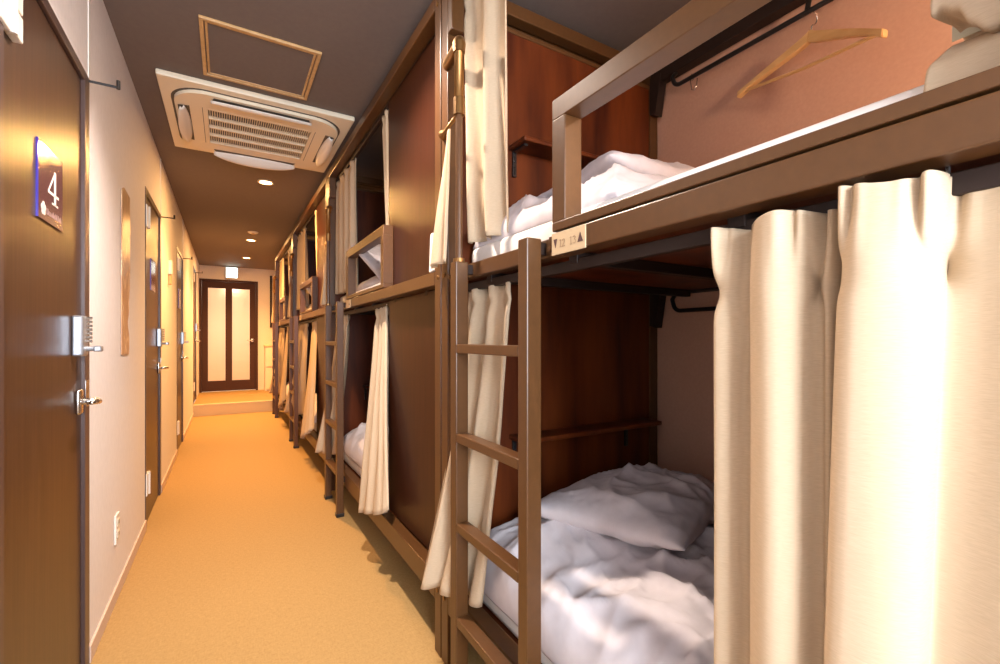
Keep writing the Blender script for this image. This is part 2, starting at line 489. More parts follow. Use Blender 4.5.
# ------------------------------------------------------------------ ceiling things
t = thing('ceiling_hatch', 'square ceiling access hatch with pale wooden frame', 'hatch', (0.141, 2.452, H))
h_ = 0.2375
bm = NB()
for (x0, x1, y0, y1) in ((-h_, h_, -h_, -h_ + 0.016), (-h_, h_, h_ - 0.016, h_), (-h_, -h_ + 0.016, -h_ + 0.016, h_ - 0.016), (h_ - 0.016, h_, -h_ + 0.016, h_ - 0.016)):
    box(bm, x0, x1, y0, y1, -0.012, 0.0, 0.002)
obj('outer_frame', bm, M['bamboo'], t)
g = h_ - 0.020
bm = NB()
for (x0, x1, y0, y1) in ((-g, g, -g, -g + 0.010), (-g, g, g - 0.010, g), (-g, -g + 0.010, -g + 0.010, g - 0.010), (g - 0.010, g, -g + 0.010, g - 0.010)):
    box(bm, x0, x1, y0, y1, -0.008, 0.0, 0.002)
obj('inner_frame', bm, M['bamboo'], t)
obj('hatch_panel', box(NB(), -g + 0.010, g - 0.010, -g + 0.010, g - 0.010, -0.004, 0.0), M['ceiling'], t)

# four way ceiling cassette air conditioner
def rrect(hx, hy, r, n=8):
    out = []
    for (cx, cy, a0) in ((hx - r, hy - r, 0), (-hx + r, hy - r, PI / 2), (-hx + r, -hy + r, PI), (hx - r, -hy + r, 1.5 * PI)):
        for i in range(n + 1):
            a = a0 + PI / 2 * i / n
            out.append((cx + r * math.cos(a), cy + r * math.sin(a)))
    return out
t = thing('air_conditioner', 'ivory ceiling cassette air conditioner with slatted grille', 'air conditioner', (0.18, 3.25, H))
bm = NB(); box(bm, -0.475, 0.475, -0.492, 0.492, -0.028, 0.0, 0.006)
obj('panel', bm, M['ivory'], t)
# shadow groove ring and raised inner plate
def ring(bm, outer, inner, z0, z1):
    n = len(outer)
    A = [bm.verts.new((p[0], p[1], z0)) for p in outer]; B = [bm.verts.new((p[0], p[1], z1)) for p in outer]
    C_ = [bm.verts.new((p[0], p[1], z0)) for p in inner]; D = [bm.verts.new((p[0], p[1], z1)) for p in inner]
    for i in range(n):
        j = (i + 1) % n
        bm.faces.new((A[i], A[j], B[j], B[i])); bm.faces.new((C_[j], C_[i], D[i], D[j]))
        bm.faces.new((B[i], B[j], D[j], D[i])); bm.faces.new((A[j], A[i], C_[i], C_[j]))
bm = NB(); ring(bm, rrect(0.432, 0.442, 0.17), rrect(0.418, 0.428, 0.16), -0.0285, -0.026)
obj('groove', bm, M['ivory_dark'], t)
bm = NB(); ring(bm, rrect(0.418, 0.428, 0.16), rrect(0.268, 0.262, 0.012), -0.046, -0.026)
obj('inner_plate', bm, M['ivory'], t)
gy0 = -0.255; gx0 = -0.258
obj('filter', box(NB(), -0.266, 0.266, -0.26, 0.26, -0.030, -0.026), M['black'], t)
bm = NB()
for k in range(5):
    yy = gy0 + k * 0.1265
    box(bm, -0.266, 0.266, yy - 0.008, yy + 0.008, -0.047, -0.030)
for k in range(45):
    xx = gx0 + k * 0.516 / 44
    box(bm, xx - 0.0019, xx + 0.0019, -0.26, 0.26, -0.044, -0.034)
obj('grille', bm, M['ivory'], t)
bm = NB()
for sx in (-1, 1): box(bm, sx * 0.292 - 0.0015, sx * 0.292 + 0.0015, -0.26, 0.26, -0.0465, -0.045)
obj_each('grille_seam', bm, M['ivory_dark'], t)
def louver(ang, tilt, off):
    """curved vane; length along local x then turned about z"""
    def fn(u, v):
        x = (u - 0.5) * 0.50
        k = math.sqrt(max(0, 1 - (2 * u - 1) ** 2 * 0.93))
        w = 0.060 * k
        yy = -0.385 - off + (v - 0.5) * w
        zz = -0.052 - 0.012 * math.sin(v * PI) - tilt * (1 - v) * k
        return Matrix.Rotation(ang, 3, 'Z') @ Vector((x, yy, zz))
    b = grid(fn, 24, 8)
    o = obj('louver', b, M['white'], t, True, solid=0.004)
    b = NB()
    op = [(-0.25 + 0.02 * (0), -0.352), (0.25, -0.352), (0.235, -0.405), (-0.235, -0.405)]
    pts_ = [Matrix.Rotation(ang, 3, 'Z') @ Vector((p[0], p[1], -0.0475)) for p in op]
    poly(b, pts_, (0, 0, 0.0015))
    obj('louver_slot', b, M['ivory_dark'], o)
for k, tl in enumerate((0.012, 0.03, 0.05, 0.03)):
    louver(k * PI / 2, tl, 0.004 * (k == 2))

def downlight(y, label, lit=True):
    t = thing('downlight', label, 'ceiling light', (0.285, y, H), 0, 'round ceiling downlights')
    n = 28
    ro = [(0.062 * math.cos(2 * PI * i / n), 0.062 * math.sin(2 * PI * i / n)) for i in range(n)]
    ri = [(0.048 * math.cos(2 * PI * i / n), 0.048 * math.sin(2 * PI * i / n)) for i in range(n)]
    bm = NB(); ring(bm, ro, ri, -0.008, 0.0)
    obj('trim_ring', bm, M['ivory'], t)
    bm = NB(); cyl(bm, (0, 0, -0.004), (0, 0, 0.0), 0.048, 28)
    obj('lamp_disc', bm, M['lamp'], t)
    return t
LIGHTS = [(-0.93, None), (1.67, None), (4.29, 'glowing round downlight nearest, just past the air conditioner'),
          (6.91, 'glowing round downlight midway down the corridor ceiling'), (8.44, 'glowing round downlight farthest, just before the exit sign')]
for y, lb in LIGHTS:
    downlight(y, lb or ('glowing round downlight overhead beside the nearest door' if y > 0 else 'glowing round downlight added out of view over the near end of the corridor'))  # the fixture behind the camera is an addition for extra light
t = thing('smoke_detector', 'pale round ceiling detector between the two far downlights', 'detector', (0.285, 6.38, H))
bm = NB(); tube(bm, [(0, 0, 0), (0, 0, -0.008), (0, 0, -0.016), (0, 0, -0.020)], [0.058, 0.058, 0.050, 0.03], 24)
obj('detector_body', bm, M['ivory'], t, True)
bm = NB(); tube(bm, [(0, 0, -0.019), (0, 0, -0.030)], [0.022, 0.018], 18)
obj('detector_cap', bm, M['bamboo'], t)

t = thing('exit_sign', 'lit white box exit sign on the end wall above the door', 'exit sign', (0.09, 9.58, 2.215))
obj('sign_case', box(NB(), -0.095, 0.095, 0.0, 0.115, 0.02, 0.215, 0.006), M['white'], t)
obj('sign_face', box(NB(), -0.087, 0.087, -0.004, 0.0, 0.028, 0.207, 0.001), M['exit'], t)

# ------------------------------------------------------------------ end of corridor things
t = thing('low_cabinet', 'low cream cabinet in the corner by the far door', 'cabinet', (0.62, 9.42, STEP_Z))
obj('body', box(NB(), 0, 0.42, 0.02, 0.27, 0, 0.82, 0.004), M['wall_end'], t)
obj('cabinet_top', box(NB(), -0.012, 0.432, 0.0, 0.275, 0.82, 0.85, 0.004), M['nosing'], t)
for (a, b) in ((0.03, 0.42), (0.45, 0.80)):
    dd = obj('drawer', box(NB(), 0.015, 0.405, 0.002, 0.02, a, b, 0.003), M['ivory'], t)
    obj('drawer_pull', box(NB(), 0.17, 0.25, -0.014, 0.002, b - 0.045, b - 0.03, 0.003), M['bamboo'], dd)
bm = NB(); box(bm, 0.715, 0.75, 9.672, 9.699, 1.35, 2.335, 0.004)
tag(obj('wall_batten', bm, M['metal_dark']), 'upright dark wooden strip on the end wall right of the door', 'wall strip')

# ------------------------------------------------------------------ the bunk bed (local: x from the corridor face, y along the corridor)
PITCH = 2.12
Y0 = -0.635
def bunk_origin(k): return (0.65, Y0 + PITCH * k, 0.0)
def wl(X): return X - 0.65
XBK = wl(1.66)
GA, GB = 0.686, 1.480      # guard from / to
bunk = thing('bunk_bed', 'x', 'bunk bed', bunk_origin(0), 0, 'brown steel bunk beds along the corridor')
for (x, y) in ((0, 0.002), (0, 2.062), (XBK, 0.002), (XBK, 2.062)):
    bm = NB(); box(bm, x, x + 0.05, y, y + 0.053, 0.0, 2.375, 0.003)
    p = obj('post', bm, M['metal'], bunk)
    if x == 0:
        bm = NB()
        for zz in (0.23, 1.35, 2.33):
            cyl(bm, (-0.004, y + 0.026, zz), (0.0, y + 0.026, zz), 0.008, 12)
        obj_each('bolt', bm, M['brass'], p)
EA, EB = 0.055, 2.062
obj('top_rail', box(NB(), 0, 0.05, EA, EB, 2.325, 2.375, 0.003), M['metal'], bunk)
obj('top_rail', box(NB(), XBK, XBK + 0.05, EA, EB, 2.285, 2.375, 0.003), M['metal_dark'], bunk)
for y in (0.004, 2.064):
    obj('end_rail', box(NB(), 0.05, XBK, y, y + 0.05, 2.335, 2.385, 0.003), M['metal'], bunk)
    obj('end_rail', box(NB(), 0.05, XBK, y, y + 0.05, 0.19, 0.27, 0.003), M['metal'], bunk)
    yp = y + 0.012 if y < 1 else y + 0.006
    e = obj('end_panel', box(NB(), 0.05, XBK, yp, yp + 0.02, 0.275, 2.272), M['wood_red'], bunk)
    bm = NB(); box(bm, 0.05, XBK, yp - 0.004, yp + 0.024, 2.272, 2.288, 0.002)
    obj('panel_cap', bm, M['metal'], e)
for z0 in (1.325,):
    obj('front_beam', box(NB(), 0, 0.05, EA, GB, z0, 1.375, 0.003), M['metal'], bunk)
    bm = NB(); box(bm, 0.012, 0.05, GB + 0.022, EB - 0.022, 1.325, 1.370, 0.003)
    o = obj('entry_beam', bm, M['metal'], bunk)
    bm = NB()
    for (a, b) in ((GB + 0.001, GB + 0.021), (EB - 0.021, EB - 0.001)):
        box(bm, 0.006, 0.05, a, b, 1.325, 1.372, 0.002)
        cyl(bm, (-0.002, (a + b) / 2, 1.342), (0.006, (a + b) / 2, 1.342), 0.007, 12)
    obj_each('beam_bracket', bm, M['metal'], o)
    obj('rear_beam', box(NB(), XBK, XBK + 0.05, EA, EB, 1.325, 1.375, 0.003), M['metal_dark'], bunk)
bm = NB(); box(bm, 0, 0.05, EA, EB, 0.187, 0.275, 0.003)
obj('lower_rail', bm, M['metal'], bunk)
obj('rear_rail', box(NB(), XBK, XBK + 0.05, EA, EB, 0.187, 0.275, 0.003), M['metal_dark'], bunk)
# bed bases: boards with cross bars underneath
for z0 in (0.225, 1.335):
    b_ = obj('bed_base', box(NB(), 0.05, XBK, 0.056, 2.058, z0, z0 + 0.018), M['wood_red'], bunk)
    bm = NB()
    for k in range(5):
        yy = 0.25 + k * 0.40
        box(bm, 0.05, XBK, yy, yy + 0.03, z0 - 0.028, z0, 0.002)
    obj_each('cross_bar', bm, M['metal_dark'], b_)
# guard rail
bm = NB()
z0, z1 = 1.379, 1.683
box(bm, 0, 0.050, GA, GB, z1 - 0.047, z1, 0.002); box(bm, 0, 0.050, GA, GB, z0, z0 + 0.020, 0.002)
box(bm, 0, 0.050, GA, GA + 0.046, z0 + 0.020, z1 - 0.047, 0.002); box(bm, 0, 0.050, GB - 0.046, GB, z0 + 0.020, z1 - 0.047, 0.002)
obj('guard_rail', bm, M['metal'], bunk)
# front privacy panels
for (za, zb) in ((1.377, 2.322), (0.278, 1.322)):
    f = obj('front_panel', box(NB(), 0.051, 0.067, 0.058, 0.765, za, zb), M['wood_front'], bunk)
# curtain tracks
for (za, zb) in ((2.296, 2.322), (1.292, 1.318)):
    tr = obj('curtain_track', box(NB(), 0.052, 0.072, 0.77, 2.058, za, zb, 0.002), M['metal_dark'], bunk)
# ladder
lad_bm = NB(); box(lad_bm, -0.05, -0.008, 1.510, 1.549, 0.0, 1.368, 0.003)
ladder = obj('ladder', lad_bm, M['metal'], bunk)
bm = NB(); box(bm, -0.05, -0.008, 1.891, 1.933, 0.0, 1.368, 0.003); obj('ladder_rail', bm, M['metal'], ladder)
for zt in (1.117, 0.845, 0.572, 0.285):
    bm = NB(); box(bm, -0.05, -0.010, 1.549, 1.891, zt - 0.030, zt - 0.003, 0.003); 
    r_ = obj('rung', bm, M['metal'], ladder)
    # dark ribbed tread strip
    bm = NB()
bm = NB()
for (a, b) in ((1.518, 1.541), (1.900, 1.924)):
    box(bm, -0.010, 0.014, a, b, 1.332, 1.362, 0.002)
    box(bm, -0.010, 0.002, a, b, 0.215, 0.250, 0.002)
obj_each('ladder_clip', bm, M['metal_dark'], ladder)
bm = NB()
for (a, b) in ((1.505, 1.554), (1.886, 1.938)): box(bm, -0.054, -0.004, a, b, 0.0, 0.022, 0.003)
obj_each('foot_cap', bm, M['black'], ladder)
# grab pole standing on the ladder with a brass grip above
px_, py_ = -0.029, 1.914
bm = NB(); cyl(bm, (px_, py_, 1.368), (px_, py_, 1.835), 0.0105, 16)
pole = obj('grab_pole', bm, M['metal'], bunk)
bm = NB(); cyl(bm, (px_, py_, 1.368), (px_, py_, 1.380), 0.018, 16); obj('pole_flange', bm, M['brass'], pole)
bm = NB()
gp = [(px_, py_, 1.832), (px_, py_, 2.035)] + [Vector(p) for p in arc((px_ + 0.018, py_ + 0.030, 2.035), Vector((-0.51, -0.86, 0)), Vector((0, 0, 1)), 0.035, 0.15, PI / 2, 6)]
gp += [(0.0, 2.07, 2.068)]
tube(bm, gp, [0.0145, 0.0145] + [0.019] * 7 + [0.017], 16)
grip = obj('grab_handle', bm, M['brass'], bunk, True)
bm = NB(); cyl(bm, (px_, py_, 1.826), (px_, py_, 1.878), 0.0175, 18); tube(bm, [(px_, py_, 2.020), (px_ + 0.001, py_ + 0.001, 2.050)], [0.019, 0.021], 18)
obj_each('grip_collar', bm, M['brass'], grip)
bm = NB(); tube(bm, [(px_ + 0.004, py_, 1.840), (-0.012, 2.070, 1.833), (-0.010, 2.076, 1.833), (0.0, 2.084, 1.833)], [0.006, 0.006, 0.017, 0.018], 14)
obj('grip_standoff', bm, M['brass'], grip, True)
obj('post_bracket', box(NB(), 0.0, 0.046, 2.028, 2.060, 2.175, 2.322, 0.003), M['metal'], bunk)
# shelves on the end panel
for zt in (1.850, 0.775):
    bm = NB(); box(bm, wl(0.90), wl(1.62), 1.962, 2.069, zt - 0.018, zt, 0.005, 3)
    sh = obj('shelf', bm, M['wood_red'], bunk)
    for xx in (wl(0.915), wl(1.50)):
        bm = NB(); box(bm, xx, xx + 0.016, 2.060, 2.069, zt - 0.115, zt - 0.018, 0.001); box(bm, xx, xx + 0.016, 1.985, 2.06, zt - 0.026, zt - 0.018, 0.001)
        for q in range(4): cyl(bm, (xx + 0.008, 2.060, zt - 0.04 - q * 0.02), (xx + 0.008, 2.057, zt - 0.04 - q * 0.02), 0.003, 8)
        obj('shelf_bracket', bm, M['black'], sh)
# hanging rods by the rear wall and their corner brackets
for (zr, ztop) in ((2.210, 2.285), (1.250, 1.325)):
    xr = wl(1.645)
    pts = [(xr + 0.03, 1.935, ztop), (xr + 0.005, 1.935, zr + 0.05)] + [Vector(p) for p in arc((xr, 1.89, zr + 0.035), Vector((0, 1, 0)), Vector((0, 0, -1)), 0.035, 0.2, PI / 2, 6)]
    pts += [(xr, 1.5, zr), (xr, 0.30, zr), (xr + 0.005, 0.26, zr + 0.02), (xr + 0.03, 0.25, ztop)]
    bm = NB(); tube(bm, pts, 0.009, 12)
    rod = obj('hanging_rod', bm, M['black'], bunk, True)
    bm = NB(); tube(bm, [(xr + 0.03, 1.405, ztop), (xr, 1.40, zr)], 0.008, 10)
    obj('rod_support', bm, M['black'], rod)
    bm = NB(); poly(bm, [(XBK - 0.005, 2.0, ztop + 0.03), (XBK - 0.005, 2.06, ztop + 0.03), (XBK - 0.005, 2.06, zr - 0.06), (XBK - 0.005, 2.03, zr - 0.07)], (0.045, 0, 0))
    obj('corner_bracket', bm, M['metal_dark'], bunk)
# number plate
bm = NB(); box(bm, -0.004, 0.0, GB - 0.118, GB - 0.004, 1.322, 1.3725, 0.0008)
plate = obj('number_plate', bm, M['plate'], bunk)
pfr = lambda a, b: Vector((-0.0042, GB - 0.006 - a, 1.324 + b))     # reading direction runs toward the camera
pd = Vector((-0.0008, 0, 0))
bm = NB()
poly(bm, [pfr(0.006, 0.034), pfr(0.019, 0.034), pfr(0.0125, 0.014)], pd)
poly(bm, [pfr(0.089, 0.014), pfr(0.106, 0.014), pfr(0.0975, 0.034)], pd)
obj_each('arrow', bm, M['ink'], plate)

BUNKLABELS = ['nearest brown steel bunk with ladder and number plate 12 13',
              'second brown steel bunk along the corridor, brown front panel beside the near ladder',
              'third brown steel bunk along the corridor, behind the second ladder',
              'farthest brown steel bunk, last before the step at the corridor end']
bunk['label'] = BUNKLABELS[0]
for k in range(1, 4):
    c = copy_tree(bunk); c.location = bunk_origin(k); c['label'] = BUNKLABELS[k]
# figures only on the nearest plate
def digit(ch, a0, b0, s, w):
    bm = NB()
    S = lambda P: [(a0 + p[0] * s, b0 + p[1] * s) for p in P]
    if ch == '1':
        ribbon(bm, S([(0.28, 0.02), (0.28, 1.0)]), w, pfr, pd); ribbon(bm, S([(0.06, 0.84), (0.28, 0.98)]), w * 0.7, pfr, pd); ribbon(bm, S([(0.05, 0.02), (0.52, 0.02)]), w * 0.6, pfr, pd)
    if ch == '2':
        P = [(0.08, 0.74)] + [(0.33 - 0.25 * math.cos(t), 0.74 + 0.25 * math.sin(t)) for t in [i * PI / 7 for i in range(1, 8)]] + [(0.50, 0.55), (0.28, 0.28), (0.07, 0.03)]
        ribbon(bm, S(P), w * 0.8, pfr, pd); ribbon(bm, S([(0.05, 0.03), (0.62, 0.03)]), w, pfr, pd)
    if ch == '3':
        P = [(0.33 + 0.24 * math.cos(t), 0.76 + 0.22 * math.sin(t)) for t in [PI * 0.85 - i * PI * 1.35 / 9 for i in range(10)]]
        ribbon(bm, S(P), w * 0.8, pfr, pd)
        P = [(0.33 + 0.27 * math.cos(t), 0.28 + 0.26 * math.sin(t)) for t in [PI * 0.5 - i * PI * 1.35 / 9 for i in range(10)]]
        ribbon(bm, S(P), w * 0.8, pfr, pd)
    obj('figure', bm, M['ink_pale'], plate)
for ch, a in (('1', 0.027), ('2', 0.036), ('1', 0.063), ('3', 0.0725)):
    digit(ch, a, 0.0135, 0.0165, 0.0017)

# ------------------------------------------------------------------ cloth
def curtain(name, label, top, bot, zt, zb, folds, at, ab, seed, hooks=True, group='bunk curtains', ztilt=0.0, curve=1.0, head=0.05):
    """top / bot: lists of (X,Y) the cloth hangs along; folds across; at/ab fold depth at the top and the foot"""
    rr = random.Random(seed)
    ph = rr.uniform(0, 6); p2 = rr.uniform(0, 6)
    t = thing(name, label, 'curtain', (0, 0, 0), 0, group)
    cx = sum(p[0] for p in top) / len(top); cy = sum(p[1] for p in top) / len(top)
    t.location = (cx, cy, zb)
    off = Vector((cx, cy, zb))
    nu, nv = folds * 14, 44
    def fn(u, v):
        s = v ** curve
        a = catmull(top, u); b = catmull(bot, u)
        e = 0.01
        ta = catmull(top, min(u + e, 1)) - catmull(top, max(u - e, 0)); tb = catmull(bot, min(u + e, 1)) - catmull(bot, max(u - e, 0))
        tt = (ta * (1 - s) + tb * s)
        n = Vector((-tt[1], tt[0])); n.normalize()
        p = a * (1 - s) + b * s
        amp = at + (ab - at) * sstep(0.0, 1.0, v)
        pin = math.exp(-((v - head) / 0.018) ** 2)
        amp *= 1 - 0.55 * pin
        w = math.sin(2 * PI * folds * u + ph + 0.35 * math.sin(3 * v + p2)) + 0.30 * math.sin(2 * PI * folds * 1.9 * u + p2 + 1.3 * v)
        w += 0.25 * noise.noise(Vector((u * 9, v * 3, seed * 7.1)))
        p = p + n * amp * w
        z = zt + (zb - zt) * v + ztilt * (u - 0.5) * v
        z += 0.006 * math.cos(2 * PI * folds * u + ph) * (v < 0.02)
        return Vector((p[0], p[1], z)) - off
    obj('cloth', grid(fn, nu, nv), M['curtain'], t, True, solid=0.0025)
    if hooks:
        for i in range(folds):
            u = (i + 0.5) / folds
            a = catmull(top, u)
            bm = NB()
            q = Vector((a[0], a[1], zt)) - off
            tube(bm, [q + Vector((0, 0, -0.02)), q + Vector((0.004, 0, 0.004)), q + Vector((0.0, 0, 0.018))], 0.0022, 6)
            obj('curtain_hook', bm, M['chrome'], t)
    return t

ORD = ['nearest', 'second', 'third', 'farthest']
XT = 0.712
for k in range(4):
    yk = Y0 + PITCH * k
    E = yk + 2.045            # ladder end
    q = ORD[k] + ' bunk'
    # upper curtain gathered by the ladder
    topU = [(XT, E - 0.265), (XT, E - 0.13), (XT, E - 0.005)]
    if k == 0:
        botU = [(0.730, E - 0.245), (0.722, E - 0.15), (0.72, E - 0.045)]
        zbU = 1.452
    else:
        topU = [(XT, E - 0.56), (XT, E - 0.28), (XT, E - 0.005)]
        botU = [(0.730, E - 0.50), (0.722, E - 0.26), (0.715, E - 0.02)]
        zbU = 1.40 + 0.06
    curtain('curtain', 'cream curtain gathered by the ladder on the upper deck of the ' + q, topU, botU, 2.295, zbU, 2 if k == 0 else 4, 0.012, 0.022, 11 + k)
    # tail of cloth swinging out past the post
    topT = [(0.630, E - 0.052), (0.628, E - 0.040), (0.632, E - 0.025)]
    botT = [(0.612, E - 0.072), (0.602, E - 0.02), (0.612, E + 0.055), (0.628, E + 0.085)]
    curtain('curtain_tail', 'narrow cream curtain tail flaring past the grab pole of the ' + q, topT, botT, 1.815, 1.378, 2, 0.002, 0.013, 21 + k, hooks=False, group='curtain tails beside the posts', head=-1)
    # lower curtain gathered by the ladder, foot swung out past the post
    wd = (0.30, 0.40, 0.62, 0.66)[k]
    topL = [(XT, E - wd), (XT, E - wd * 0.53), (XT, E - 0.02)]
    botL = [(0.690 if k > 1 else 0.668, E - 0.20 - (0.25 if k > 1 else 0)), (0.625, E - 0.09), (0.580, E + 0.005), (0.588, E + 0.095)]
    curtain('curtain', 'cream curtain hanging behind the ladder on the lower deck of the ' + q, topL, botL, 1.290, 0.305, 3 if k < 2 else 5, 0.017, 0.024, 31 + k, ztilt=-0.03, curve=1.5)
    if k:
        P = yk + 0.775          # privacy panel edge
        topU = [(0.700, P + 0.015), (0.706, P + 0.05), (0.712, P + 0.12)]
        botU = [(0.728, P - 0.02), (0.728, P + 0.02), (0.735, P + 0.09)]
        curtain('curtain', 'narrow cream curtain drawn against the upper front panel of the ' + q, topU, botU, 2.295, 1.47, 2, 0.008, 0.010, 41 + k)
        topL = [(0.700, P + 0.012), (0.708, P + 0.10), (0.712, P + 0.25)]
        botL = [(0.622, P - 0.26), (0.606, P - 0.14), (0.598, P + 0.06), (0.612, P + 0.22)]
        curtain('curtain', 'cream curtain flaring over the lower rail beside the front panel of the ' + q, topL, botL, 1.290, 0.28, 4, 0.012, 0.018, 51 + k, curve=1.25, ztilt=-0.17)
    if k >= 0:
        # small white sleeve standing on the beam beside the next bunk's post
        yy = yk + PITCH + 0.062
        if k < 3:
            bm = NB()
            pts = [(0.0, 0.0), (0.052, 0.004), (0.040, 0.135), (0.036, 0.146), (0.016, 0.146), (0.012, 0.135)]
            poly(bm, [(0.654, yy + 0.06 - p[0], 1.378 + p[1]) for p in pts], (0.030, 0, 0))
            bmesh.ops.bevel(bm, geom=list(bm.edges), offset=0.003, segments=2, affect='EDGES')
            tag(obj('white_sleeve', bm, M['sheet'], None, False), 'small white sleeve on the beam in front of the %s bunk\'s upper panel' % ORD[k + 1], 'sleeve', 'small white sleeves on the beams')

# the two big near curtains of the nearest lower deck
def profile_curtain(label, prof, pleats, zt, zb, seed, sway, bend=None):
    prof = [(p[0], p[1] - (0.008 if prof[0][1] > 0.4 else 0)) for p in prof]
    t = thing('curtain', label, 'curtain', (0.69, prof[0][1], zb), 0, 'bunk curtains')
    off = Vector((0.69, prof[0][1], zb))
    zp = zt - 0.100
    def fn(u, v):
        # denser rows in the heading
        z = zt - (0.16 * (v / 0.3) if v < 0.3 else 0.16 + (zt - zb - 0.16) * ((v - 0.3) / 0.7))
        p = catmull(prof, u)
        X, Y = p[0], p[1]
        wp = math.exp(-((z - zp) / 0.022) ** 2)
        hd = sstep(zp - 0.01, zt, z)
        for (py, pw) in pleats:
            d = Y - py
            g = math.exp(-(d / pw) ** 2)
            Y -= d * g * 0.80 * wp
            X += 0.018 * g * wp
            # pinch pleat fingers in the heading
            X -= 0.014 * g * hd * math.cos(d / pw * 4.2)
        X += 0.006 * hd
        dn = (zt - z) / (zt - zb)
        Y += sway(Y, dn)
        X += 0.006 * noise.noise(Vector((u * 5, dn * 2.2, seed))) + (bend(Y, dn) if bend else 0)
        zz = z + (0.004 * math.cos((Y - pleats[0][0]) * 60) if v < 0.02 else 0)
        return Vector((X, Y, zz)) - off
    obj('cloth', grid(fn, 130, 80), M['curtain'], t, True, solid=0.003)
    for (py, pw) in pleats:
        bm = NB()
        q = Vector((0.712, py, zt)) - off
        tube(bm, [q + Vector((-0.006, 0, -0.03)), q + Vector((0, 0, 0.0)), q + Vector((0, 0, 0.016))], 0.0025, 6)
        obj('curtain_hook', bm, M['chrome'], t)
    return t
profA = [(0.705, 0.458), (0.684, 0.461), (0.668, 0.452), (0.674, 0.436), (0.694, 0.424), (0.694, 0.408), (0.668, 0.394), (0.648, 0.372), (0.645, 0.350), (0.658, 0.328), (0.682, 0.318), (0.686, 0.306), (0.672, 0.296), (0.690, 0.288), (0.705, 0.290)]
profA2 = profA
profB = [(0.715, 0.262), (0.690, 0.266), (0.660, 0.265), (0.641, 0.256), (0.634, 0.243), (0.635, 0.228), (0.640, 0.210), (0.648, 0.193), (0.660, 0.180), (0.682, 0.177), (0.700, 0.178),
         (0.702, 0.152), (0.692, 0.110), (0.681, 0.060), (0.670, 0.0), (0.662, -0.06), (0.668, -0.11), (0.690, -0.15), (0.700, -0.19)]
profile_curtain('wide cream curtain drawn across the near lower deck, left panel with far free edge', profA, [(0.446, 0.020), (0.312, 0.022)], 1.303, 0.16, 3.3, lambda Y, d: 0.0)
profile_curtain('wide cream curtain at the right edge, bulging front fold, nearest lower deck', profB, [(0.262, 0.016), (0.183, 0.016), (-0.14, 0.03)], 1.312, 0.16, 8.1,
                lambda Y, d: 0.036 * d)

# bunched curtain on the near upper deck, over the mattress behind the guard
t = thing('bunched_curtain', 'cream curtain bunched up behind the guard rail of the nearest upper deck', 'curtain', (0.80, 0.10, 1.45), 0, 'bunk curtains')
off = Vector((0.80, 0.10, 1.45))
LIP = [(0.212, 1.488), (0.2005, 1.501), (0.183, 1.512), (0.168, 1.503), (0.155, 1.478), (0.143, 1.464), (0.12, 1.47), (0.08, 1.49), (0.03, 1.475), (-0.05, 1.48), (-0.12, 1.47)]
def lip_at(y):
    for (a, b) in zip(LIP, LIP[1:]):
        if b[0] <= y <= a[0]:
            f = (a[0] - y) / (a[0] - b[0]); f = f * f * (3 - 2 * f)
            return a[1] + (b[1] - a[1]) * f
    return LIP[0][1] if y > LIP[0][0] else LIP[-1][1]
def fn(u, v):      # hanging cloth that folds over on itself, tucks under and spreads as a skirt behind the guard
    yb = 0.190 - 0.285 * u
    zl = lip_at(yb)
    w = 0.007 * math.sin(yb * 75 + 0.4)
    prof = [(0.735 + w, 2.295), (0.735 + w, 1.95), (0.720 + w, 1.70), (0.708 + w * 0.6, zl + 0.05), (0.7035 + w * 0.4, zl + 0.012), (0.708 + w * 0.5, zl), (0.730 + w, zl + 0.002), (0.772, zl + 0.004),
            (0.790, 1.497), (0.768, 1.486), (0.742, 1.478), (0.722 + 0.3 * w, 1.462), (0.708 + 0.2 * w, 1.446), (0.7035, 1.418)]
    ys = [0.0, 0.0, 0.0, 0.004, 0.006, 0.006, 0.004, 0.0, -0.004, -0.006, -0.004, 0.004, 0.010, 0.012]
    q = catmull([(p[0], p[1]) for p in prof], v)
    n = len(ys) - 1; x = min(v * n, n - 1e-6); i = int(x); f = x - i
    dy = (ys[i] * (1 - f) + ys[i + 1] * f) * (1 - u)
    return Vector((q[0], yb + dy, q[1])) - off
obj('cloth', grid(fn, 90, 78), M['curtain'], t, True, solid=0.003)
obj('lining_band', grid(lambda u, v: Vector((0.779, 0.196 - 0.28 * u, 1.502 + 0.11 * v)) - off, 8, 4), M['lining'], t, True, solid=0.002)

# ------------------------------------------------------------------ bedding
def wrinkle(x, y, seed):
    v = 0.0
    for (ang, fr, am) in ((0.5, 4.0, 1.0), (1.9, 5.5, 0.7), (2.7, 8.0, 0.50), (1.2, 13.0, 0.34), (0.1, 21.0, 0.17)):
        c, s = math.cos(ang + seed), math.sin(ang + seed)
        a = c * x + s * y; b = -s * x + c * y
        b += 0.09 * noise.noise(Vector((x * 3.3, y * 3.3, seed * 3 + fr)))
        n = noise.noise(Vector((a * fr * 0.40, b * fr, seed * 5 + fr)))
        v += am * ((1 - min(1.0, abs(n) * 2.6)) ** 2 - 0.25)
    return v

